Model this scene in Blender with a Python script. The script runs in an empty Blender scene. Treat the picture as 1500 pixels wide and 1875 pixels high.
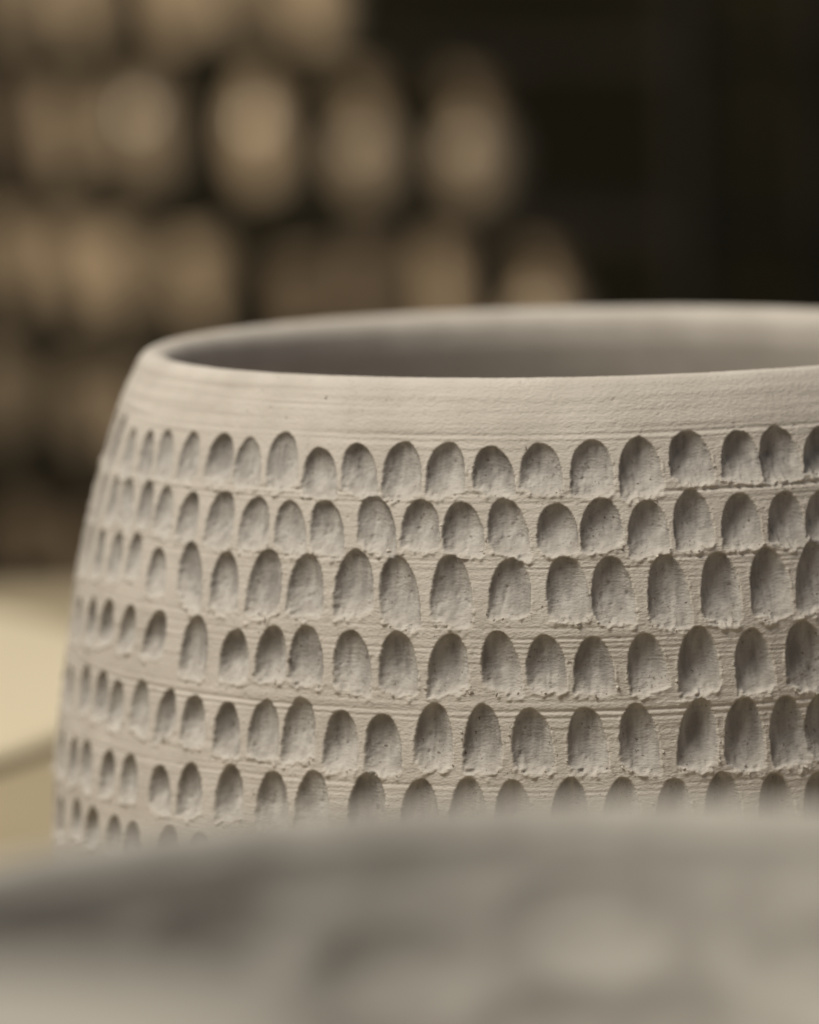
import bpy, bmesh, math, random
import numpy as np
from mathutils import Matrix, Vector

random.seed(7)
RNG = np.random.default_rng(11)
SC = bpy.context.scene
COL = SC.collection

# ------------------------------------------------------------------ camera
F = 8700.0                      # focal length in photo pixels (photo is 1500 x 1875)
DIST = 0.957                    # camera to pot axis
ROLL = 0.024
ELEV = 0.0815
ZRIM = 0.13
CAM = np.array([0.0, -DIST, ZRIM + DIST * math.tan(ELEV)])
_dx, _dy = 1050 - 750, 937.5 - 621
_a = _dx * math.cos(ROLL) + _dy * math.sin(ROLL)
_b = _dy * math.cos(ROLL) - _dx * math.sin(ROLL)
_yaw, _pit = _a / F, ELEV + _b / F
FW = np.array([-math.sin(_yaw) * math.cos(_pit), math.cos(_yaw) * math.cos(_pit), -math.sin(_pit)])
_R0 = np.array([math.cos(_yaw), math.sin(_yaw), 0.0])
_U0 = np.cross(_R0, FW)
RT = _R0 * math.cos(ROLL) - _U0 * math.sin(ROLL)
UP = _U0 * math.cos(ROLL) + _R0 * math.sin(ROLL)

def ray(x, y):
    return FW + RT * ((x - 750) / F) + UP * ((937.5 - y) / F)

cd = bpy.data.cameras.new('camera')
cam = bpy.data.objects.new('camera', cd)
COL.objects.link(cam)
m = Matrix.Identity(4)
for i in range(3):
    m[i][0], m[i][1], m[i][2], m[i][3] = RT[i], UP[i], -FW[i], CAM[i]
cam.matrix_world = m
cd.sensor_fit = 'HORIZONTAL'
cd.sensor_width = 14.9
cd.lens = 14.9 * F / 1500
cd.clip_start = 0.02
cd.clip_end = 60
cd.dof.use_dof = True
cd.dof.focus_distance = 0.856
cd.dof.aperture_fstop = 4.6
SC.camera = cam

# ------------------------------------------------------------------ world, lamps, exposure
w = bpy.data.worlds.new('World')
SC.world = w
w.use_nodes = True
w.node_tree.nodes['Background'].inputs[0].default_value = (0.95, 0.93, 1.0, 1)
w.node_tree.nodes['Background'].inputs[1].default_value = 0.195

def area_lamp(name, loc, target, size, energy, color, size_y=None):
    ld = bpy.data.lights.new(name, 'AREA')
    ld.energy = energy
    ld.color = color
    ld.size = size
    if size_y:
        ld.shape = 'RECTANGLE'
        ld.size_y = size_y
    o = bpy.data.objects.new(name, ld)
    COL.objects.link(o)
    o.location = loc
    d = Vector(target) - Vector(loc)
    o.rotation_euler = d.to_track_quat('-Z', 'Y').to_euler()
    return o

area_lamp('ceiling_lamp', (-0.90, -0.66, 1.98), (0, 0, 0.08), 0.95, 69.0, (1.0, 0.945, 0.825))
area_lamp('added_shelf_fill', (-1.2, 1.75, 0.48), (-0.4, 2.95, -0.05), 0.16, 19.0, (1.0, 0.83, 0.60))  # added unseen fill light that brightens the pots on the rack

vs = SC.view_settings
vs.view_transform = 'Standard'
vs.look = 'None'
vs.gamma = 1.0
vs.exposure = 0.0
vs.use_curve_mapping = False
SC.cycles.use_denoising = True
SC.cycles.max_bounces = 8
SC.cycles.diffuse_bounces = 5

# ------------------------------------------------------------------ materials
def new_mat(name, base, rough=0.85, spec=0.25):
    mt = bpy.data.materials.new(name)
    mt.use_nodes = True
    b = mt.node_tree.nodes['Principled BSDF']
    b.inputs['Base Color'].default_value = (*base, 1)
    b.inputs['Roughness'].default_value = rough
    b.inputs['Specular IOR Level'].default_value = spec
    return mt

def mottle(mt, c1, c2, scale, detail=4, lo=0.35, hi=0.65, stretch=(1, 1, 1)):
    nt = mt.node_tree
    tc = nt.nodes.new('ShaderNodeTexCoord')
    mp = nt.nodes.new('ShaderNodeMapping')
    mp.inputs['Scale'].default_value = stretch
    nz = nt.nodes.new('ShaderNodeTexNoise')
    nz.inputs['Scale'].default_value = scale
    nz.inputs['Detail'].default_value = detail
    cr = nt.nodes.new('ShaderNodeValToRGB')
    cr.color_ramp.elements[0].position = lo
    cr.color_ramp.elements[1].position = hi
    cr.color_ramp.elements[0].color = (*c1, 1)
    cr.color_ramp.elements[1].color = (*c2, 1)
    nt.links.new(tc.outputs['Object'], mp.inputs['Vector'])
    nt.links.new(mp.outputs['Vector'], nz.inputs['Vector'])
    nt.links.new(nz.outputs['Fac'], cr.inputs['Fac'])
    nt.links.new(cr.outputs['Color'], nt.nodes['Principled BSDF'].inputs['Base Color'])
    return cr, mp

def bump(mt, mp, scale, strength, dist, detail=3):
    nt = mt.node_tree
    nz = nt.nodes.new('ShaderNodeTexNoise')
    nz.inputs['Scale'].default_value = scale
    nz.inputs['Detail'].default_value = detail
    bp = nt.nodes.new('ShaderNodeBump')
    bp.inputs['Strength'].default_value = strength
    bp.inputs['Distance'].default_value = dist
    nt.links.new(mp.outputs['Vector'], nz.inputs['Vector'])
    nt.links.new(nz.outputs['Fac'], bp.inputs['Height'])
    nt.links.new(bp.outputs['Normal'], nt.nodes['Principled BSDF'].inputs['Normal'])

def clay_material():
    """Leather-hard grey-buff stoneware with painted dark specks for pit shade and fine grain."""
    mt = new_mat('grey_buff_clay', (0.42, 0.38, 0.33), 0.9, 0.15)
    nt = mt.node_tree
    N, L = nt.nodes, nt.links
    cr, mp = mottle(mt, (0.400, 0.363, 0.320), (0.465, 0.426, 0.380), 95, 6, 0.3, 0.7)
    # dark specks: the shade inside tiny pits, put into the colour
    vo = N.new('ShaderNodeTexNoise')
    vo.inputs['Scale'].default_value = 1500
    vo.inputs['Detail'].default_value = 3
    vo.inputs['Roughness'].default_value = 0.65
    L.new(mp.outputs['Vector'], vo.inputs['Vector'])
    nd = N.new('ShaderNodeTexNoise')
    nd.inputs['Scale'].default_value = 330
    nd.inputs['Detail'].default_value = 2
    L.new(mp.outputs['Vector'], nd.inputs['Vector'])
    r1 = N.new('ShaderNodeMapRange')
    r1.inputs[1].default_value, r1.inputs[2].default_value = 0.60, 0.68
    r1.inputs[3].default_value, r1.inputs[4].default_value = 0.0, 1.0
    L.new(vo.outputs['Fac'], r1.inputs[0])
    r2 = N.new('ShaderNodeMapRange')
    r2.inputs[1].default_value, r2.inputs[2].default_value = 0.60, 0.68
    ad = N.new('ShaderNodeMath')
    ad.operation = 'MULTIPLY_ADD'              # more painted pit shade where the tool has torn the clay open
    ad.inputs[1].default_value = 0.10
    fa = N.new('ShaderNodeAttribute')
    fa.attribute_name = 'fresh_cut'
    L.new(fa.outputs['Fac'], ad.inputs[0])
    L.new(nd.outputs['Fac'], ad.inputs[2])
    L.new(ad.outputs[0], r2.inputs[0])
    mu = N.new('ShaderNodeMath')
    mu.operation = 'MULTIPLY'
    L.new(r1.outputs[0], mu.inputs[0])
    L.new(r2.outputs[0], mu.inputs[1])
    mx = N.new('ShaderNodeMix')
    mx.data_type = 'RGBA'
    mx.inputs[7].default_value = (0.10, 0.075, 0.06, 1)
    L.new(mu.outputs[0], mx.inputs[0])
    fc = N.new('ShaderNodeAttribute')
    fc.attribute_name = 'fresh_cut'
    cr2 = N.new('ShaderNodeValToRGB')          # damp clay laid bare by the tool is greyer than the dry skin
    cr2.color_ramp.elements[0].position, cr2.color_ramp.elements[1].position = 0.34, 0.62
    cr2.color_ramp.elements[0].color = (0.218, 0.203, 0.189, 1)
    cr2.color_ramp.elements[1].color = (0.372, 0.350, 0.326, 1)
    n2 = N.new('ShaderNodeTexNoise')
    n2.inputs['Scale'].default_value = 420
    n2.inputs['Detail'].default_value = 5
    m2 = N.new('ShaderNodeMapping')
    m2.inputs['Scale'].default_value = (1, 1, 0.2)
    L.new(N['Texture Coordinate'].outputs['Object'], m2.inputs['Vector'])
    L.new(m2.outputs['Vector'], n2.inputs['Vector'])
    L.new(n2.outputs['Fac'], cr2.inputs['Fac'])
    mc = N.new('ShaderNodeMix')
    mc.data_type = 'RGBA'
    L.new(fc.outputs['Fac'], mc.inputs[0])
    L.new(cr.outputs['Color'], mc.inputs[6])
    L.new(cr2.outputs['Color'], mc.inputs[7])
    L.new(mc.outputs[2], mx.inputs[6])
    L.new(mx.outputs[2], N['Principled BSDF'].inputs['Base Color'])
    mb = N.new('ShaderNodeMapping')
    mb.inputs['Scale'].default_value = (1, 1, 2.2)
    L.new(N['Texture Coordinate'].outputs['Object'], mb.inputs['Vector'])
    bump(mt, mb, 1200, 0.70, 0.00032, 5)
    return mt

M_CLAY = clay_material()

M_WARE = new_mat('smooth_grey_clay', (0.38, 0.35, 0.31), 0.9, 0.15)
_, _mp = mottle(M_WARE, (0.280, 0.261, 0.234), (0.350, 0.328, 0.294), 85, 2, 0.38, 0.62)
bump(M_WARE, _mp, 500, 0.3, 0.0004)

M_PALE = new_mat('dry_pale_clay', (0.38, 0.35, 0.31), 0.9, 0.15)
_, _mp = mottle(M_PALE, (0.265, 0.246, 0.215), (0.305, 0.284, 0.252), 40, 3, 0.35, 0.65)
bump(M_PALE, _mp, 500, 0.3, 0.0004)

M_BISQUE = []
for i, (c1, c2) in enumerate([((0.34, 0.27, 0.19), (0.44, 0.36, 0.26)), ((0.50, 0.39, 0.27), (0.64, 0.52, 0.37)),
                              ((0.25, 0.19, 0.13), (0.33, 0.26, 0.19))]):
    mt = new_mat('bisque_clay_%s' % 'abc'[i], c1, 0.2, 0.6)
    mottle(mt, tuple(v * 0.72 for v in c1), tuple(v * 0.8 for v in c2), 30, 3)
    M_BISQUE.append(mt)

M_BOARD = new_mat('pale_birch', (0.72, 0.58, 0.34), 0.55, 0.3)
_, _mp = mottle(M_BOARD, (0.60, 0.515, 0.36), (0.68, 0.59, 0.43), 14, 5, 0.3, 0.7, (1, 9, 1))
bump(M_BOARD, _mp, 60, 0.15, 0.001)
M_TABLE = new_mat('table_wood', (0.5, 0.38, 0.22), 0.6, 0.3)
_, _mp = mottle(M_TABLE, (0.30, 0.245, 0.155), (0.37, 0.305, 0.20), 10, 5, 0.3, 0.7, (1, 10, 1))
bump(M_TABLE, _mp, 50, 0.2, 0.001)
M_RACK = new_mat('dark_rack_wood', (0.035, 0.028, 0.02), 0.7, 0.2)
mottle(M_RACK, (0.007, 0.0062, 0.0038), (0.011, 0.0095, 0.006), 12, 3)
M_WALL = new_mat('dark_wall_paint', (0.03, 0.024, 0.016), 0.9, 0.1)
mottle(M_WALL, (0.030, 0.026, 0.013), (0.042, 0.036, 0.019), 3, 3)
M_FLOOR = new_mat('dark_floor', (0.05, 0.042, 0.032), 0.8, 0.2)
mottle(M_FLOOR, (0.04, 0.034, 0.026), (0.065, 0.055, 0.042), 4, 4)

# ------------------------------------------------------------------ object helpers
def tag(o, label=None, cat=None, group=None, kind=None):
    if label: o['label'] = label
    if cat: o['category'] = cat
    if group: o['group'] = group
    if kind: o['kind'] = kind
    return o

def empty(name, loc=(0, 0, 0), rz=0.0):
    o = bpy.data.objects.new(name, None)
    o.empty_display_size = 0.05
    o.location = loc
    o.rotation_euler = (0, 0, rz)
    COL.objects.link(o)
    return o

def link_mesh(name, me, mt, parent=None):
    o = bpy.data.objects.new(name, me)
    if mt and not me.materials:
        me.materials.append(mt)
    COL.objects.link(o)
    o.parent = parent
    return o

def grid_mesh(name, X, Y, Z, wrap=True, smooth=True):
    """rows x cols arrays of points -> quad mesh; columns wrap round."""
    nr, nc = X.shape
    me = bpy.data.meshes.new(name)
    co = np.stack([X, Y, Z], -1).reshape(-1, 3).astype(np.float32)
    ncq = nc if wrap else nc - 1
    i = np.arange(nr - 1)[:, None]
    j = np.arange(ncq)[None, :]
    j2 = (j + 1) % nc
    q = np.stack([i * nc + j, i * nc + j2, (i + 1) * nc + j2, (i + 1) * nc + j], -1).reshape(-1)
    nq = (nr - 1) * ncq
    me.vertices.add(len(co))
    me.vertices.foreach_set('co', co.ravel())
    me.loops.add(nq * 4)
    me.loops.foreach_set('vertex_index', q.astype(np.int32))
    me.polygons.add(nq)
    me.polygons.foreach_set('loop_start', np.arange(0, nq * 4, 4, dtype=np.int32))
    me.polygons.foreach_set('use_smooth', np.full(nq, smooth))
    me.update(calc_edges=True)
    return me

def box_bm(bm, c, s, bevel=0.0):
    r = bmesh.ops.create_cube(bm, size=1.0)
    for v in r['verts']:
        v.co = Vector((v.co.x * s[0] + c[0], v.co.y * s[1] + c[1], v.co.z * s[2] + c[2]))
    if bevel:
        es = list({e for v in r['verts'] for e in v.link_edges})
        bmesh.ops.bevel(bm, geom=es, offset=bevel, segments=2, affect='EDGES')

def box(name, c, s, mt, parent=None, bevel=0.0):
    bm = bmesh.new()
    box_bm(bm, c, s, bevel)
    me = bpy.data.meshes.new(name)
    bm.to_mesh(me)
    bm.free()
    return link_mesh(name, me, mt, parent)

def lathe(name, pts, mt, parent=None, seg=48):
    pts = np.array(pts, float)
    a = np.linspace(0, 2 * math.pi, seg, endpoint=False)
    X = pts[:, :1] * np.cos(a)
    Y = pts[:, :1] * np.sin(a)
    Z = np.repeat(pts[:, 1:2], seg, 1)
    return link_mesh(name, grid_mesh(name, X, Y, Z), mt, parent)

def smooth_curve(pts, n):
    """Catmull-Rom through the points."""
    p = np.array(pts, float)
    p = np.vstack([2 * p[0] - p[1], p, 2 * p[-1] - p[-2]])
    out = []
    for k in range(1, len(p) - 2):
        for t in np.linspace(0, 1, n, endpoint=False):
            a, b, c, d = p[k - 1], p[k], p[k + 1], p[k + 2]
            out.append(0.5 * (2 * b + (c - a) * t + (2 * a - 5 * b + 4 * c - d) * t * t + (3 * b - a - 3 * c + d) * t ** 3))
    out.append(p[-2])
    return np.array(out)

# ------------------------------------------------------------------ setting: floor, wall, table
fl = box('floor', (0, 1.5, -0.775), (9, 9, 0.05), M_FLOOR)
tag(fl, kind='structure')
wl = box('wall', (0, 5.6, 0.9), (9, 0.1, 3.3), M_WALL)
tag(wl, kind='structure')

tb = empty('work_table', (0, 0, -0.75))
TY0, TY1 = -0.75, 0.63
box('tabletop', (-0.15, (TY0 + TY1) / 2, 0.75 - 0.016), (1.9, TY1 - TY0, 0.032), M_TABLE, tb, 0.004)
for sx in (-1.02, 0.72):
    for sy in (TY0 + 0.08, TY1 - 0.08):
        box('leg', (sx, sy, 0.359), (0.06, 0.06, 0.718), M_TABLE, tb, 0.003)
tag(tb, 'tan wooden work table carrying the carved pot', 'table')

# round pale board, its edge showing left of the pot
BX, BY, BR = -0.388, 0.365, 0.262
rb = lathe('round_board', [(0.0, 0.0005), (BR - 0.003, 0.0005), (BR, 0.0015), (BR, 0.0035), (BR - 0.002, 0.0050), (0.0, 0.0050)],
           M_BOARD, None, 128)
rb.location = (BX, BY, 0.0)
for p in rb.data.polygons:
    p.use_smooth = False
tag(rb, 'pale cream round wooden board lying on the table behind the carved pot', 'board')

# ------------------------------------------------------------------ the carved pot
PROF = [(0.0, 0.099), (0.004, 0.1025), (0.012, 0.1062), (0.022, 0.1077), (0.0345, 0.1079), (0.0402, 0.1076), (0.0497, 0.1070), (0.0566, 0.1061), (0.0678, 0.1044),
        (0.0815, 0.1024), (0.0879, 0.1013), (0.0957, 0.0994), (0.1029, 0.0975), (0.1088, 0.0957), (0.1180, 0.0927),
        (0.1232, 0.0906), (0.1282, 0.0878)]
_pc = smooth_curve([(r, z) for z, r in PROF], 12)
_pc = _pc[np.argsort(_pc[:, 1])]
_k = np.ones(9) / 9
_zz = np.linspace(0, 0.1282, 400)
_rr = np.interp(_zz, _pc[:, 1], _pc[:, 0])
_rr = np.convolve(np.pad(_rr, 12, mode='reflect', reflect_type='odd'), np.ones(25) / 25, 'valid')

def prof(z):
    return np.interp(z, _zz, _rr)

def hit(x, y):
    """photo pixel -> (angle, z) on the undented pot wall."""
    d = ray(x, y)
    tc = -(CAM[0] * d[0] + CAM[1] * d[1]) / (d[0] ** 2 + d[1] ** 2)
    lo, hi = tc - 0.14, tc
    g = lambda t: math.hypot(CAM[0] + t * d[0], CAM[1] + t * d[1]) - float(prof(CAM[2] + t * d[2]))
    if g(hi) < 0:
        for _ in range(40):
            mid = 0.5 * (lo + hi)
            if g(mid) > 0: lo = mid
            else: hi = mid
    P = CAM + hi * d
    return math.atan2(P[0], -P[1]), P[2]

# scooped marks read off the photograph: x of top, y of top, y of bottom, width, x of bottom
ROWS = [
 [(243,783,852,14,238),(274,788,862,17,268),(306,788,867,24,296),(353,790,874,37,338),(412,793,887,48,391),(457,802,895,50,447),
  (519,790,898,57,514),(588,819,911,63,582),(658,813,910,64,658),(737,809,915,70,735),(818,810,910,70,815),(903,818,909,75,906),
  (991,811,904,77,991),(1082,805,911,77,1086),(1166,801,911,78,1178),(1258,788,887,78,1271),(1353,787,882,70,1359),
  (1417,780,882,72,1436),(1504,779,872,72,1510)],
 [(212,872,938,12,206),(237,876,944,14,230),(271,878,950,20,260),(306,890,962,28,294),(352,900,980,36,336),(412,898,1004,50,393),
  (469,910,1007,55,460),(533,917,1014,58,529),(599,917,1019,62,597),(690,909,1013,69,690),(772,915,1010,69,769),(846,919,1019,74,850),
  (927,912,1019,74,935),(1020,922,1016,74,1023),(1097,912,1009,75,1105),(1182,916,1018,74,1191),(1260,897,1006,72,1276),
  (1351,904,1006,70,1362),(1438,900,1002,66,1442),(1506,897,992,70,1512)],
 [(186,968,1040,12,178),(215,974,1053,16,205),(250,974,1060,22,237),(290,1003,1092,33,281),(354,995,1114,46,342),(415,1009,1123,51,406),
  (489,1005,1130,61,478),(564,1013,1134,66,555),(650,1006,1134,70,646),(730,1019,1150,72,734),(829,1016,1148,75,827),
  (936,1021,1137,75,933),(1033,1018,1138,78,1046),(1119,1018,1145,78,1127),(1220,1014,1153,75,1230),(1316,1010,1143,70,1324),
  (1404,1002,1134,72,1417),(1490,987,1121,72,1497)],
 [(145,1090,1166,12,139),(170,1094,1174,14,162),(199,1096,1182,18,188),(239,1107,1195,28,225),(292,1117,1208,38,273),(361,1128,1243,48,348),
  (431,1153,1251,53,423),(500,1146,1251,56,492),(561,1144,1257,62,558),(646,1154,1270,67,646),(730,1156,1273,69,730),
  (822,1160,1276,72,820),(915,1156,1273,70,922),(998,1163,1268,72,1003),(1086,1165,1276,74,1090),(1177,1159,1270,71,1193),
  (1274,1148,1274,74,1284),(1372,1151,1271,69,1388),(1474,1136,1265,75,1482)],
 [(128,1219,1305,14,122),(156,1218,1308,15,150),(186,1227,1320,20,180),(215,1246,1325,24,208),(260,1245,1344,34,250),(306,1262,1354,37,298),
  (356,1272,1368,44,350),(418,1285,1387,48,412),(487,1281,1392,55,479),(549,1277,1398,60,544),(624,1299,1413,62,623),
  (700,1306,1421,66,702),(796,1287,1408,68,793),(886,1289,1416,68,883),(971,1297,1416,74,979),(1071,1294,1419,71,1081),
  (1170,1290,1416,72,1174),(1282,1280,1411,71,1276),(1361,1277,1413,71,1367),(1438,1273,1406,70,1452),(1506,1270,1392,70,1512)],
 [(114,1338,1412,12,110),(135,1350,1424,14,131),(160,1357,1436,20,154),(199,1373,1460,27,192),(239,1379,1470,32,232),(295,1402,1490,40,290),
  (348,1397,1500,46,345),(421,1400,1508,50,418),(500,1411,1528,60,497),(572,1411,1530,62,570),(672,1414,1538,67,672),(769,1426,1545,67,769),
  (857,1425,1545,68,858),(940,1430,1545,66,943),(1041,1425,1548,70,1045),(1137,1425,1545,66,1142),(1231,1425,1545,62,1236),
  (1322,1414,1540,66,1328),(1420,1417,1540,66,1428),(1502,1412,1535,68,1510)],
 [(112,1460,1530,12,109),(141,1462,1540,16,138),(170,1477,1556,22,166),(210,1494,1576,28,206),(244,1506,1590,32,240),(308,1514,1606,40,304)],
]
DENTS = []          # (theta_top, z_top, theta_bottom, z_bottom, half width m, depth m)
for k, row in enumerate(ROWS):
    ths = []
    for (x, y0, y1, wd, xb) in row:
        a0, z0 = hit(x, y0)
        a1, z1 = hit(xb, y1)
        r = float(prof(0.5 * (z0 + z1)))
        t = 0.5 * (a0 + a1)
        if abs(t) < math.radians(62):
            e0, _ = hit(0.5 * (x + xb) - wd / 2, 0.5 * (y0 + y1))
            e1, _ = hit(0.5 * (x + xb) + wd / 2, 0.5 * (y0 + y1))
            hw = 0.5 * (e1 - e0) * r
            hw = min(max(hw * 1.05, 0.0034), 0.0044)
        else:
            hw = RNG.uniform(0.0037, 0.0041)
        if z0 - z1 < 0.0085: z1 = z0 - 0.0095
        if abs(a1 - a0) * r > 0.0022: a1 = a0 + math.copysign(0.0022 / r, a1 - a0)
        DENTS.append((a0, z0, a1, z1, hw, RNG.uniform(0.0020, 0.0027)))
        ths.append((a0, z0))
    # carry the row on round the side the photograph does not show
    amin, amax = min(t[0] for t in ths), max(t[0] for t in ths)
    zm = float(np.mean([t[1] for t in ths]))
    r = float(prof(zm - 0.005))
    span = 2 * math.pi - (amax - amin)
    n = max(1, int(span * r / 0.0097))
    for q in range(1, n):
        a = amax + span * q / n + RNG.normal(0, 0.0006) / r
        z0 = zm + RNG.normal(0, 0.0007)
        ln = RNG.uniform(0.0105, 0.0130)
        DENTS.append((a, z0, a + RNG.normal(0, 0.0006) / r, z0 - ln, RNG.uniform(0.0034, 0.0040), RNG.uniform(0.0019, 0.0025)))
# two further rows below, hidden by the bowl in front
for zr in (0.0250, 0.0125):
    r = float(prof(zr - 0.005))
    n = int(2 * math.pi * r / 0.0098)
    for q in range(n):
        a = 2 * math.pi * q / n + RNG.normal(0, 0.0005) / r
        z0 = zr + RNG.normal(0, 0.0005)
        DENTS.append((a, z0, a, z0 - RNG.uniform(0.008, 0.0105), RNG.uniform(0.0033, 0.0038), 0.0018))

def lattice_noise(S, Z, scale_s, scale_z, circ, seed):
    """smooth value noise on (arc length S, height Z), periodic in S. S:(cols,), Z:(rows,)"""
    rg = np.random.default_rng(seed)
    ns = max(3, int(round(circ / scale_s)))
    nz = int(0.16 / scale_z) + 4
    g = rg.random((nz, ns)).astype(np.float32) * 2 - 1
    u = (S / circ % 1.0) * ns
    i0 = np.floor(u).astype(int) % ns
    fu = (u - np.floor(u)).astype(np.float32)
    fu = fu * fu * (3 - 2 * fu)
    v = np.clip((Z + 0.005) / scale_z, 0, nz - 2.001)
    j0 = np.floor(v).astype(int)
    fv = (v - j0).astype(np.float32)
    fv = fv * fv * (3 - 2 * fv)
    i1 = (i0 + 1) % ns
    A = g[j0][:, i0] * (1 - fu) + g[j0][:, i1] * fu
    B = g[j0 + 1][:, i0] * (1 - fu) + g[j0 + 1][:, i1] * fu
    return A * (1 - fv)[:, None] + B * fv[:, None]

def build_wall():
    a_f = np.radians(104)
    th = np.concatenate([np.linspace(-a_f, a_f, 1560, endpoint=False), np.linspace(a_f, 2 * math.pi - a_f, 300, endpoint=False)])
    zt = np.concatenate([np.linspace(0.0, 0.026, 45, endpoint=False), np.linspace(0.026, 0.1282, 440)])
    R0 = prof(zt)
    circ = 2 * math.pi * 0.1
    S = th * 0.1
    nc, nr = len(th), len(zt)
    H = np.zeros((nr, nc), np.float32)
    n_fine = lattice_noise(S, zt, 0.0006, 0.0006, circ, 1)
    n_mid = lattice_noise(S, zt, 0.0016, 0.0014, circ, 2)
    n_big = lattice_noise(S, zt, 0.012, 0.010, circ, 3)
    n_str = lattice_noise(S, zt, 0.02, 0.00045, circ, 4)       # drag lines of the trimming tool
    n_str2 = lattice_noise(S, zt, 0.045, 0.0010, circ, 5)
    n_amp = lattice_noise(S, zt, 0.03, 0.006, circ, 6)
    n_rag = lattice_noise(S, zt, 0.0009, 0.0008, circ, 8)
    n_crk = lattice_noise(S, zt, 0.0005, 0.0024, circ, 9)
    n_scr = lattice_noise(S, zt, 0.00042, 0.0045, circ, 10)
    amp = np.clip(0.5 + 0.8 * n_amp, 0.1, 1.2) + 0.55 * np.clip((zt - 0.116) / 0.002, 0, 1)[:, None]
    H += 0.000055 * n_str * amp + 0.00006 * n_str2 * amp
    H += 0.000016 * n_fine + 0.000022 * n_mid + 0.00012 * n_big
    # deeper trimming grooves
    gy = [(703, .04, 2.2), (716, .06, 1.6), (722, .05, 1.3), (738, .07, 1.6), (744, .04, 1.2), (757, .03, 1.5),
          (797, .17, 3.4), (808, .07, 1.5), (905, .17, 3.4), (913, .10, 2.0), (922, .13, 2.2),
          (1027, .12, 3.2), (1036, .09, 2.2), (1043, .14, 2.0), (1055, .06, 1.6), (1063, .05, 1.5),
          (1150, .06, 2.4), (1172, .13, 2.4), (1179, .10, 1.8), (1190, .13, 2.4), (1199, .08, 1.7), (1207, .09, 1.7), (1216, .05, 1.5), (1224, .06, 1.7), (1233, .05, 1.6),
          (1286, .06, 2.6), (1303, .18, 3.0), (1316, .16, 2.6), (1325, .06, 1.6), (1340, .04, 1.6), (1362, .05, 1.6),
          (1420, .07, 2.6), (1441, .16, 3.0), (1452, .12, 2.4), (1461, .07, 2.0)]
    for yy, dep, wpx in gy:
        _, zg = hit(1000, yy)
        sg = wpx * 0.0001 * 0.9
        wob = 0.00022 * lattice_noise(S, np.array([zg]), 0.05, 0.01, circ, int(yy))[0] + 0.00004 * lattice_noise(S, np.array([zg]), 0.004, 0.01, circ, int(yy) + 5000)[0]
        fade = np.clip(0.75 + 0.7 * lattice_noise(S, np.array([zg]), 0.03, 0.01, circ, int(yy) + 9000)[0], 0.12, 1.3)
        rows = np.where(np.abs(zt - zg) < 6 * sg + 0.0005)[0]
        dz = zt[rows][:, None] - zg - wob[None, :]
        H[rows] -= (dep * 0.0013) * fade[None, :] * (np.exp(-(dz / sg) ** 2) - 0.35 * np.exp(-((dz + 2.1 * sg) / sg) ** 2))
    # a few scattered pits
    for _ in range(900):
        a, z = RNG.uniform(-1.8, 1.5), RNG.uniform(0.03, 0.127)
        rad = RNG.uniform(0.00018, 0.0004)
        ic = np.searchsorted(th[:1560], a)
        jr = np.searchsorted(zt, z)
        i0, i1, j0, j1 = max(ic - 6, 0), min(ic + 7, nc), max(jr - 6, 0), min(jr + 7, nr)
        dd = ((th[i0:i1] - a) * 0.1)[None, :] ** 2 + (zt[j0:j1] - z)[:, None] ** 2
        H[j0:j1, i0:i1] -= RNG.uniform(0.05, 0.22) * 0.001 * np.exp(-dd / rad ** 2)
    # scoops
    DEP = np.zeros((nr, nc), np.float32)
    BUR = np.zeros((nr, nc), np.float32)
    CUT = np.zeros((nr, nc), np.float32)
    crumbs = []
    for (a0, z0, a1, z1, hw, dep) in DENTS:
        L = z0 - z1
        rows = np.where((zt < z0 + 0.0012) & (zt > z1 - 0.0022))[0]
        am = 0.5 * (a0 + a1)
        dth = (th - am + math.pi) % (2 * math.pi) - math.pi
        cols = np.where(np.abs(dth) < (hw * 1.5) / 0.085 + abs(a1 - a0))[0]
        if len(rows) == 0 or len(cols) == 0:
            continue
        ix = np.ix_(rows, cols)
        skew = RNG.normal(0, 0.17)
        s = ((z0 - zt[rows]) / L)[:, None] + 0 * dth[cols][None, :]
        ca = (a0 - am) + (a1 - a0) * s
        u = (dth[cols][None, :] - ca) * R0[rows][:, None] / hw
        s = s + skew * u * 0.35
        u = u + 0.035 * n_rag[ix] * np.clip(s * 1.4, 0.25, 1.2)
        s = s + 0.02 * n_mid[ix]
        s_end = 1.0 + 0.06 * n_rag[ix] + 0.05 * n_mid[ix] - 0.05 * np.clip(np.abs(u), 0, 1.2) ** 2.5
        pw = RNG.uniform(2.15, 2.7)
        sc = np.clip(s, 0, 1)
        sm = 0.72
        v = np.clip((sm - s) / sm, 0, 1)
        r2 = np.abs(u) ** 2 * (1 + 0.10 * np.clip(0.9 - sc, 0, 1)) + v ** pw
        h = np.sqrt(np.clip(1 - v ** pw, 1e-5, 1))
        cross = np.clip(1 - r2, 0, 1) ** 0.58
        tail = np.clip((s - 0.50) / 0.50, 0, 1.2)
        g = 1 - 0.82 * tail ** 1.45
        endm = np.clip((s_end - s) / 0.055, 0, 1)
        d = dep * cross * g * endm * ((s > 0) & (s < 1.2))
        # torn, streaky floor
        rough = np.clip((s - 0.45) / 0.4, 0, 1) * (d > 0.00002)
        d = d + (0.00009 * n_rag[ix] + 0.00006 * n_fine[ix]) * rough * np.clip(endm, 0, 1)
        d = d + (0.00009 * n_crk[ix] + 0.00016 * np.clip(n_scr[ix] - 0.72, 0, 1) / 0.28) * np.clip((d - 0.0002) / 0.0003, 0, 1)
        DEP[ix] = np.maximum(DEP[ix], d)
        CUT[ix] = np.maximum(CUT[ix], np.clip(d / 0.00025, 0, 1) * (1 - 0.45 * np.clip((s + 0.06 * n_mid[ix] - 0.66) / 0.30, 0, 1)))
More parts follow.
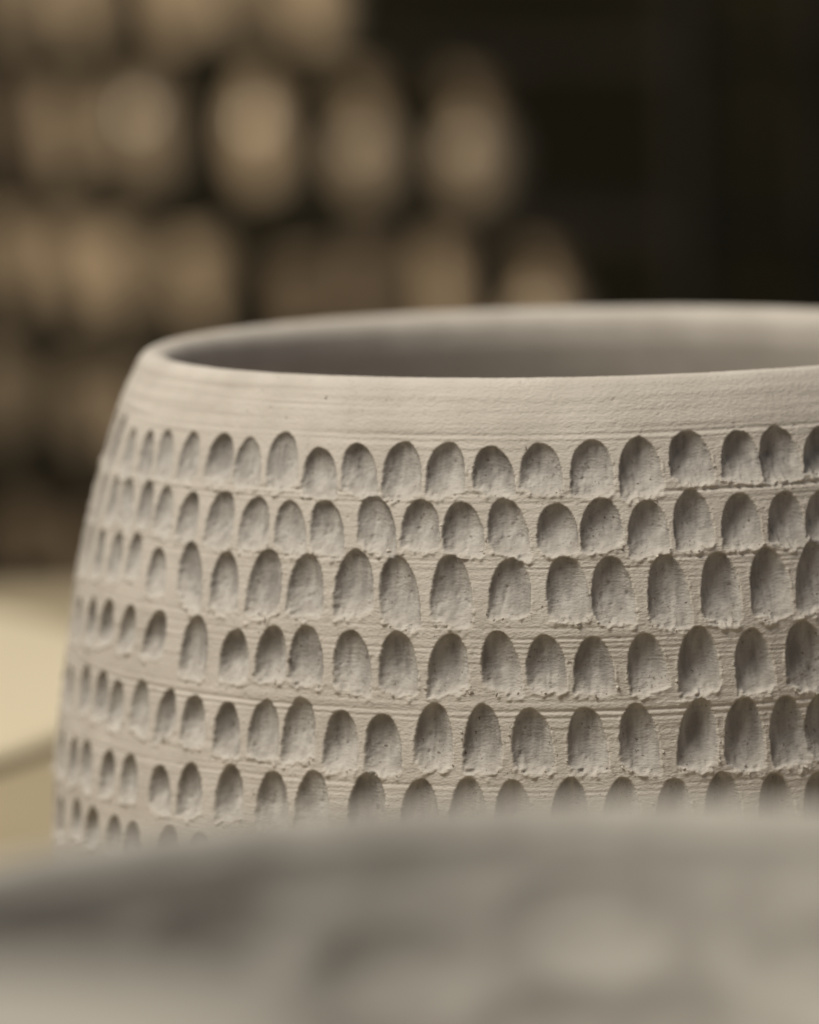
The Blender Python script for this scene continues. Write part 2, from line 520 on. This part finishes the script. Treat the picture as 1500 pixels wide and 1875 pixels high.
        # crumbly burr pushed out along the lower lip
        ed = (s - s_end - 0.01) * L
        bur = np.exp(-(ed / 0.00055) ** 2) * np.clip(1.15 - np.abs(u), 0, 0.3) / 0.3
        bur = bur * np.clip(0.40 + 0.75 * n_rag[ix] + 0.5 * n_fine[ix], 0, 1.4) * 0.00036
        side = np.exp(-((np.abs(u) - h - 0.05) * hw / 0.00022) ** 2) * np.clip(n_rag[ix] * 0.8 + n_mid[ix] * .5 - 0.1, 0, 1) * (s > 0.25) * (s < 0.95) * 0.00028
        BUR[ix] = np.maximum(BUR[ix], np.maximum(bur, side))
        if abs(am) < 1.75 or abs(am - 2 * math.pi) < 1.75:
            for _ in range(RNG.integers(4, 11)):
                uu = RNG.uniform(-0.95, 1.0)
                ss = 1.0 - 0.10 * abs(uu) ** 2.5 + RNG.normal(0.0, 0.025)
                if RNG.random() < 0.22:
                    ss, uu = RNG.uniform(0.35, 0.95), RNG.choice([-1.05, 1.05])
                crumbs.append((am + (a0 - am) + (a1 - a0) * ss + uu * hw / 0.1, z0 - ss * L))
    # pores torn open inside the scoops
    for (a0, z0, a1, z1, hw, dep) in DENTS:
        if abs(a0) > 1.7: continue
        for _ in range(RNG.integers(3, 10)):
            ss, uu = RNG.beta(2.2, 1.5), RNG.uniform(-0.85, 0.85)
            a, z = a0 + (a1 - a0) * ss + uu * hw / 0.1, z0 - ss * (z0 - z1)
            ic, jr = np.searchsorted(th[:1560], a), np.searchsorted(zt, z)
            i0, i1, j0, j1 = max(ic - 6, 0), min(ic + 7, nc), max(jr - 6, 0), min(jr + 7, nr)
            rad = RNG.uniform(0.00016, 0.00034)
            st = RNG.uniform(1.0, 2.2)
            dd = ((th[i0:i1] - a) * 0.1)[None, :] ** 2 + ((zt[j0:j1] - z) / st)[:, None] ** 2
            DEP[j0:j1, i0:i1] += RNG.uniform(0.12, 0.40) * 0.001 * np.exp(-dd / rad ** 2) * CUT[j0:j1, i0:i1]
    H = np.where(DEP > 0.00003, H * 0.35, H) - DEP + BUR * (DEP < 0.0012)
    # soft wobble of a hand-thrown wall
    H += 0.00025 * np.sin(th * 2 + 0.7)[None, :] * np.clip(zt / 0.12, 0, 1)[:, None]
    # keep the seam to the rim clean
    k = np.clip((0.1282 - zt) / 0.0012, 0, 1)[:, None]
    H = H * k
    Rr = R0[:, None] + H
    return th, zt, Rr, crumbs, CUT

pot = empty('carved_pot', (0, 0, 0))
tag(pot, 'wide grey buff clay pot carved with rows of scooped oval marks', 'pot')
TH, ZT, RR, CRUMBS, CUTM = build_wall()
me = grid_mesh('carved_wall', RR * np.sin(TH), -RR * np.cos(TH), np.repeat(ZT[:, None], len(TH), 1))
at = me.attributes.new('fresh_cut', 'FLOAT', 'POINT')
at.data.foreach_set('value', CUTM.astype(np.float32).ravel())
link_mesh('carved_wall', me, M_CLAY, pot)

# rim: same columns as the wall so that the seam closes
def ring_part(name, pts, mt, parent, nick=0.0, th=TH):
    p = np.array(pts, float)
    r = np.repeat(p[:, :1], len(th), 1)
    z = np.repeat(p[:, 1:2], len(th), 1)
    if nick:
        circ = 2 * math.pi * 0.1
        n1 = lattice_noise(th * 0.1, np.array([0.05]), 0.0009, 0.01, circ, 71)[0]
        n2 = lattice_noise(th * 0.1, np.array([0.05]), 0.006, 0.01, circ, 72)[0]
        n3 = lattice_noise(th * 0.1, np.array([0.05]), 0.05, 0.01, circ, 73)[0]
        k = np.clip(np.linspace(0, 4, len(p)), 0, 1)[:, None]
        z = z + nick * k * (0.5 * n1 + 0.7 * n2 + 2.0 * n3)[None, :]
    me = grid_mesh(name, r * np.sin(th), -r * np.cos(th), z)
    return link_mesh(name, me, mt, parent)

r_top = float(RR[-1].mean())
rim_pts = smooth_curve([(r_top, 0.1282), (r_top - 0.0006, 0.1290), (r_top - 0.0016, 0.1298), (r_top - 0.0034, 0.1300), (r_top - 0.0056, 0.1290),
                        (r_top - 0.0068, 0.1268), (r_top - 0.0070, 0.1240)], 8)
ring_part('rim', rim_pts, M_CLAY, pot, 0.00007)
in_pts = [(r_top - 0.0070, 0.1240), (r_top - 0.0066, 0.121), (r_top - 0.0040, 0.112), (0.0885, 0.10), (0.0945, 0.08), (0.0985, 0.055),
          (0.0985, 0.035), (0.094, 0.018), (0.085, 0.010), (0.06, 0.0085), (0.02, 0.008), (0.0, 0.008)]
ic = smooth_curve(in_pts, 8)
ic[:, 0] = np.clip(ic[:, 0], 0, None)
ring_part('inner_wall', ic, M_CLAY, pot, 0, TH[::6])
ring_part('base', [(0.099, 0.0), (0.070, 0.0), (0.068, 0.003), (0.0, 0.003)], M_CLAY, pot, 0, TH[::12])

# loose clay crumbs clinging to the torn lower lips
def build_crumbs():
    bm = bmesh.new()
    bmesh.ops.create_icosphere(bm, subdivisions=1, radius=1.0)
    base = np.array([v.co[:] for v in bm.verts])
    faces = np.array([[v.index for v in f.verts] for f in bm.faces])
    bm.free()
    V, Fc = [], []
    n = 0
    for (a, z) in CRUMBS:
        a = (a + math.pi) % (2 * math.pi) - math.pi
        ci = int(np.clip(np.searchsorted(TH[:1560], a), 0, 1559))
        ri = int(np.clip(np.searchsorted(ZT, z), 0, len(ZT) - 1))
        r = RR[ri, ci]
        sz = 0.00016 * math.exp(RNG.normal(0, 0.45))
        sc = np.array([RNG.uniform(0.7, 1.7), RNG.uniform(0.6, 1.1), RNG.uniform(0.5, 1.0)]) * sz
        p = base * (1 + 0.35 * RNG.normal(0, 1, (len(base), 1)).clip(-1.2, 1.2)) * sc
        t = RNG.uniform(0, 2 * math.pi)
        c, s_ = math.cos(t), math.sin(t)
        p = np.stack([p[:, 0] * c - p[:, 2] * s_, p[:, 1], p[:, 0] * s_ + p[:, 2] * c], -1)
        e_r = np.array([math.sin(a), -math.cos(a), 0])
        e_t = np.array([math.cos(a), math.sin(a), 0])
        o = e_r * (r + 0.25 * sz) + np.array([0, 0, z])
        V.append(o + p[:, :1] * e_t + p[:, 1:2] * e_r + p[:, 2:3] * np.array([0, 0, 1.0]))
        Fc.append(faces + n)
        n += len(base)
    me = bpy.data.meshes.new('clay_crumbs')
    me.from_pydata(np.vstack(V).tolist(), [], np.vstack(Fc).tolist())
    o = link_mesh('clay_crumbs', me, M_CLAY, pot)
    tag(o, kind='stuff')
build_crumbs()

# ------------------------------------------------------------------ bowl in the foreground, far out of focus
def fore_bowl():
    root = empty('foreground_bowl', (0.0, 0.0, 0.0))
    tag(root, 'blurred grey clay bowl with a dimpled inside in front of the carved pot', 'bowl')
    dist, px, py = 0.53, 1010, 1706
    d = ray(px, py)
    c = CAM + d * dist
    R, zr = 0.084, c[2]
    root.location = (c[0], c[1], 0.0)
    nth = 360
    th = np.linspace(0, 2 * math.pi, nth, endpoint=False)
    # outer wall
    po = smooth_curve([(0.040, 0.0), (0.047, 0.012), (0.062, 0.045), (0.0735, zr - 0.028), (R + 0.0005, zr - 0.004)], 10)
    lathe('outer_wall', po, M_WARE, root, nth)
    rp = smooth_curve([(R + 0.0005, zr - 0.004), (R + 0.0006, zr - 0.0015), (R - 0.0012, zr), (R - 0.004, zr - 0.0006), (R - 0.0062, zr - 0.004)], 6)
    lathe('rim', rp, M_WARE, root, nth)
    pi_ = smooth_curve([(R - 0.0062, zr - 0.004), (R - 0.0078, zr - 0.010), (0.0690, zr - 0.028), (0.058, zr - 0.050), (0.042, zr - 0.070), (0.016, zr - 0.083), (0.0, zr - 0.084)], 22)
    r = np.repeat(np.clip(pi_[:, :1], 0, None), nth, 1)
    z = np.repeat(pi_[:, 1:2], nth, 1)
    H = np.zeros_like(r)
    rg = np.random.default_rng(5)
    for k, zz in enumerate(np.arange(zr - 0.018, zr - 0.075, -0.011)):
        n = 17
        for q in range(n):
            a = 2 * math.pi * (q + 0.5 * (k % 2)) / n + rg.normal(0, 0.05)
            z0 = zz + rg.normal(0, 0.002)
            da = (th[None, :] - a + math.pi) % (2 * math.pi) - math.pi
            dd = (da * 0.055 / 0.0085) ** 2 + ((z - z0) / 0.0065) ** 2
            H = np.maximum(H, 0.0010 * np.clip(1 - dd, 0, 1) ** 0.8)
    r = r + H * (r > 0.004)
    me = grid_mesh('inner_wall', r * np.cos(th), r * np.sin(th), z)
    link_mesh('inner_wall', me, M_WARE, root)
    lathe('base', [(0.040, 0.0), (0.0, 0.0)], M_WARE, root, nth)
fore_bowl()

def upturned_pot():
    c = CAM + ray(-190, 1955) * 0.40
    root = empty('upturned_pot', (c[0], c[1], 0.0), 0.4)
    tag(root, 'pale grey clay pot turned upside down with a domed bottom beside the blurred bowl', 'pot')
    zt_, R = c[2] + 0.004, 0.046
    po = smooth_curve([(R * 0.93, 0.0), (R * 0.97, 0.02), (R, zt_ * 0.5), (R * 1.0, zt_ - 0.018), (R * 0.95, zt_ - 0.010), (R * 0.82, zt_ - 0.0045), (R * 0.60, zt_ - 0.0012), (R * 0.3, zt_), (0.0, zt_)], 8).clip(0, None)
    lathe('outer_wall', po, M_PALE, root, 180)
    lathe('inner_wall', [(R * 0.93, 0.0), (R * 0.86, 0.0), (R * 0.9, zt_ * 0.5), (R * 0.8, zt_ - 0.015), (0.0, zt_ - 0.008)], M_PALE, root, 96)
upturned_pot()

# ------------------------------------------------------------------ drying rack with pots, far behind
PL = CAM + ray(-260, 300) * 4.45
PR = CAM + ray(1075, 300) * 3.35
pl, pr = PL[:2], PR[:2]
pr = pl + (pr - pl) * 1.16
rd = (pr - pl) / np.linalg.norm(pr - pl)
rn = np.array([rd[1], -rd[0]])                    # horizontal normal of the rack front
if rn @ (CAM[:2] - pl) < 0:
    rn = -rn
rlen = float(np.linalg.norm(pr - pl))
rot = math.atan2(rd[1], rd[0])
SHELVES = [CAM[2] - (0.066 + 0.118 * k) for k in range(-1, 6)]     # top faces
rack = empty('drying_rack', (*(0.5 * (pl + pr)), -0.75), rot)
tag(rack, 'dark open drying rack with closely spaced shelves of tan pots', 'rack')
RDEP = 0.13
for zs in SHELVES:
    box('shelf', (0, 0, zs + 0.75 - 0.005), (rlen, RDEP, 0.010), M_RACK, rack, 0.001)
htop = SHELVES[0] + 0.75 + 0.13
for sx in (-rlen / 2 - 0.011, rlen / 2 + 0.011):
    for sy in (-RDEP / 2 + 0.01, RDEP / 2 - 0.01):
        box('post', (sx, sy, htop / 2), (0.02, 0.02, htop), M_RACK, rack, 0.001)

def jar_profile(kind, wd, h):
    r = wd / 2
    P = {
     'jar': [(0.55, 0), (0.80, 0.10), (0.98, 0.38), (1.0, 0.55), (0.80, 0.80), (0.55, 0.92), (0.60, 1.0), (0.52, 1.0), (0.46, 0.92), (0.6, 0.8), (0.85, 0.5), (0.6, 0.1), (0.0, 0.06)],
     'cup': [(0.62, 0), (0.72, 0.05), (0.88, 0.4), (0.97, 0.8), (1.0, 1.0), (0.92, 1.0), (0.88, 0.8), (0.78, 0.4), (0.6, 0.1), (0.0, 0.08)],
     'bowl': [(0.42, 0), (0.48, 0.08), (0.80, 0.40), (0.97, 0.80), (1.0, 1.0), (0.94, 1.0), (0.9, 0.8), (0.72, 0.42), (0.4, 0.16), (0.0, 0.12)],
     'vase': [(0.60, 0), (0.85, 0.12), (1.0, 0.34), (0.86, 0.50), (0.40, 0.64), (0.66, 0.76), (0.95, 0.93), (0.92, 1.0), (0.80, 0.95), (0.5, 0.77), (0.30, 0.64), (0.76, 0.48), (0.86, 0.34), (0.6, 0.1), (0.0, 0.08)],
    }[kind]
    return [(max(a * r, 0.0), b * h) for a, b in P]

# shelf index, x of centre, width and height in photo pixels, kind, material
WARE = [
 (1, 40, 150, 150, 'cup', 0), (1, 150, 120, 150, 'cup', 1), (1, 330, 150, 150, 'cup', 1), (1, 460, 150, 150, 'bowl', 0), (1, 590, 150, 150, 'cup', 1),
 (2, 30, 80, 190, 'cup', 2), (2, 122, 100, 165, 'cup', 1), (2, 262, 175, 225, 'jar', 0), (2, 480, 145, 215, 'jar', 1), (2, 690, 165, 235, 'vase', 0), (2, 858, 165, 260, 'vase', 0),
 (3, 20, 130, 165, 'bowl', 1), (3, 130, 130, 165, 'bowl', 1), (3, 240, 130, 165, 'bowl', 1), (3, 360, 135, 165, 'bowl', 1), (3, 535, 120, 150, 'cup', 2),
 (3, 700, 100, 200, 'cup', 2), (3, 800, 120, 220, 'cup', 1), (3, 978, 150, 270, 'vase', 1),
 (4, 20, 130, 160, 'bowl', 0), (4, 130, 130, 150, 'bowl', 0), (4, 235, 120, 150, 'cup', 0), (4, 345, 120, 150, 'cup', 2), (4, 480, 120, 150, 'cup', 2),
 (5, 40, 110, 130, 'cup', 2), (5, 160, 110, 130, 'cup', 2),
]
SHELFWORD = {1: 'top', 2: 'second', 3: 'third', 4: 'fourth', 5: 'fifth'}
WHERE = {(2, 690): 'beside the pale tan jar', (2, 858): 'at the open end of the row', (3, 535): 'next to the row of pale bowls', (3, 700): 'close beside a tan cup',
         (1, 40): 'with a wide mouth', (1, 330): 'next to a tan bowl', (1, 590): 'at the end of the row', (1, 150): 'beside a wide tan cup',
         (4, 235): 'beside the bowls', (4, 345): 'next to a tan cup', (4, 480): 'at the end of the row'}
for (k, px, wd, hp, kind, mi) in WARE:
    d = ray(px, 300)
    # ray meets the vertical plane of the rack's middle line
    t = float(((pl - CAM[:2]) @ rn) / (d[:2] @ rn))
    P = CAM + t * d
    zs = SHELVES[k]
    W = wd * t / F * 0.84
    Hh = min(hp * t / F, 0.104)
    nm = {'jar': 'jar', 'cup': 'cup', 'bowl': 'bowl', 'vase': 'vase'}[kind]
    o = lathe('clay_' + nm, smooth_curve(jar_profile(kind, W, Hh), 5).clip(0, None), M_BISQUE[mi], None, 40)
    o.location = (P[0] + rn[0] * RNG.uniform(-0.012, 0.012), P[1] + rn[1] * RNG.uniform(-0.012, 0.012), zs + 0.0003)
    tone = ['tan', 'pale tan', 'brown'][mi]
    lab = '%s clay %s on the %s visible rack shelf' % (tone, nm, SHELFWORD[k])
    if (k, px) in WHERE:
        lab += ' ' + WHERE[(k, px)]
    tag(o, lab, nm, '%s clay %ss on the %s rack shelf' % (tone, nm, SHELFWORD[k]))
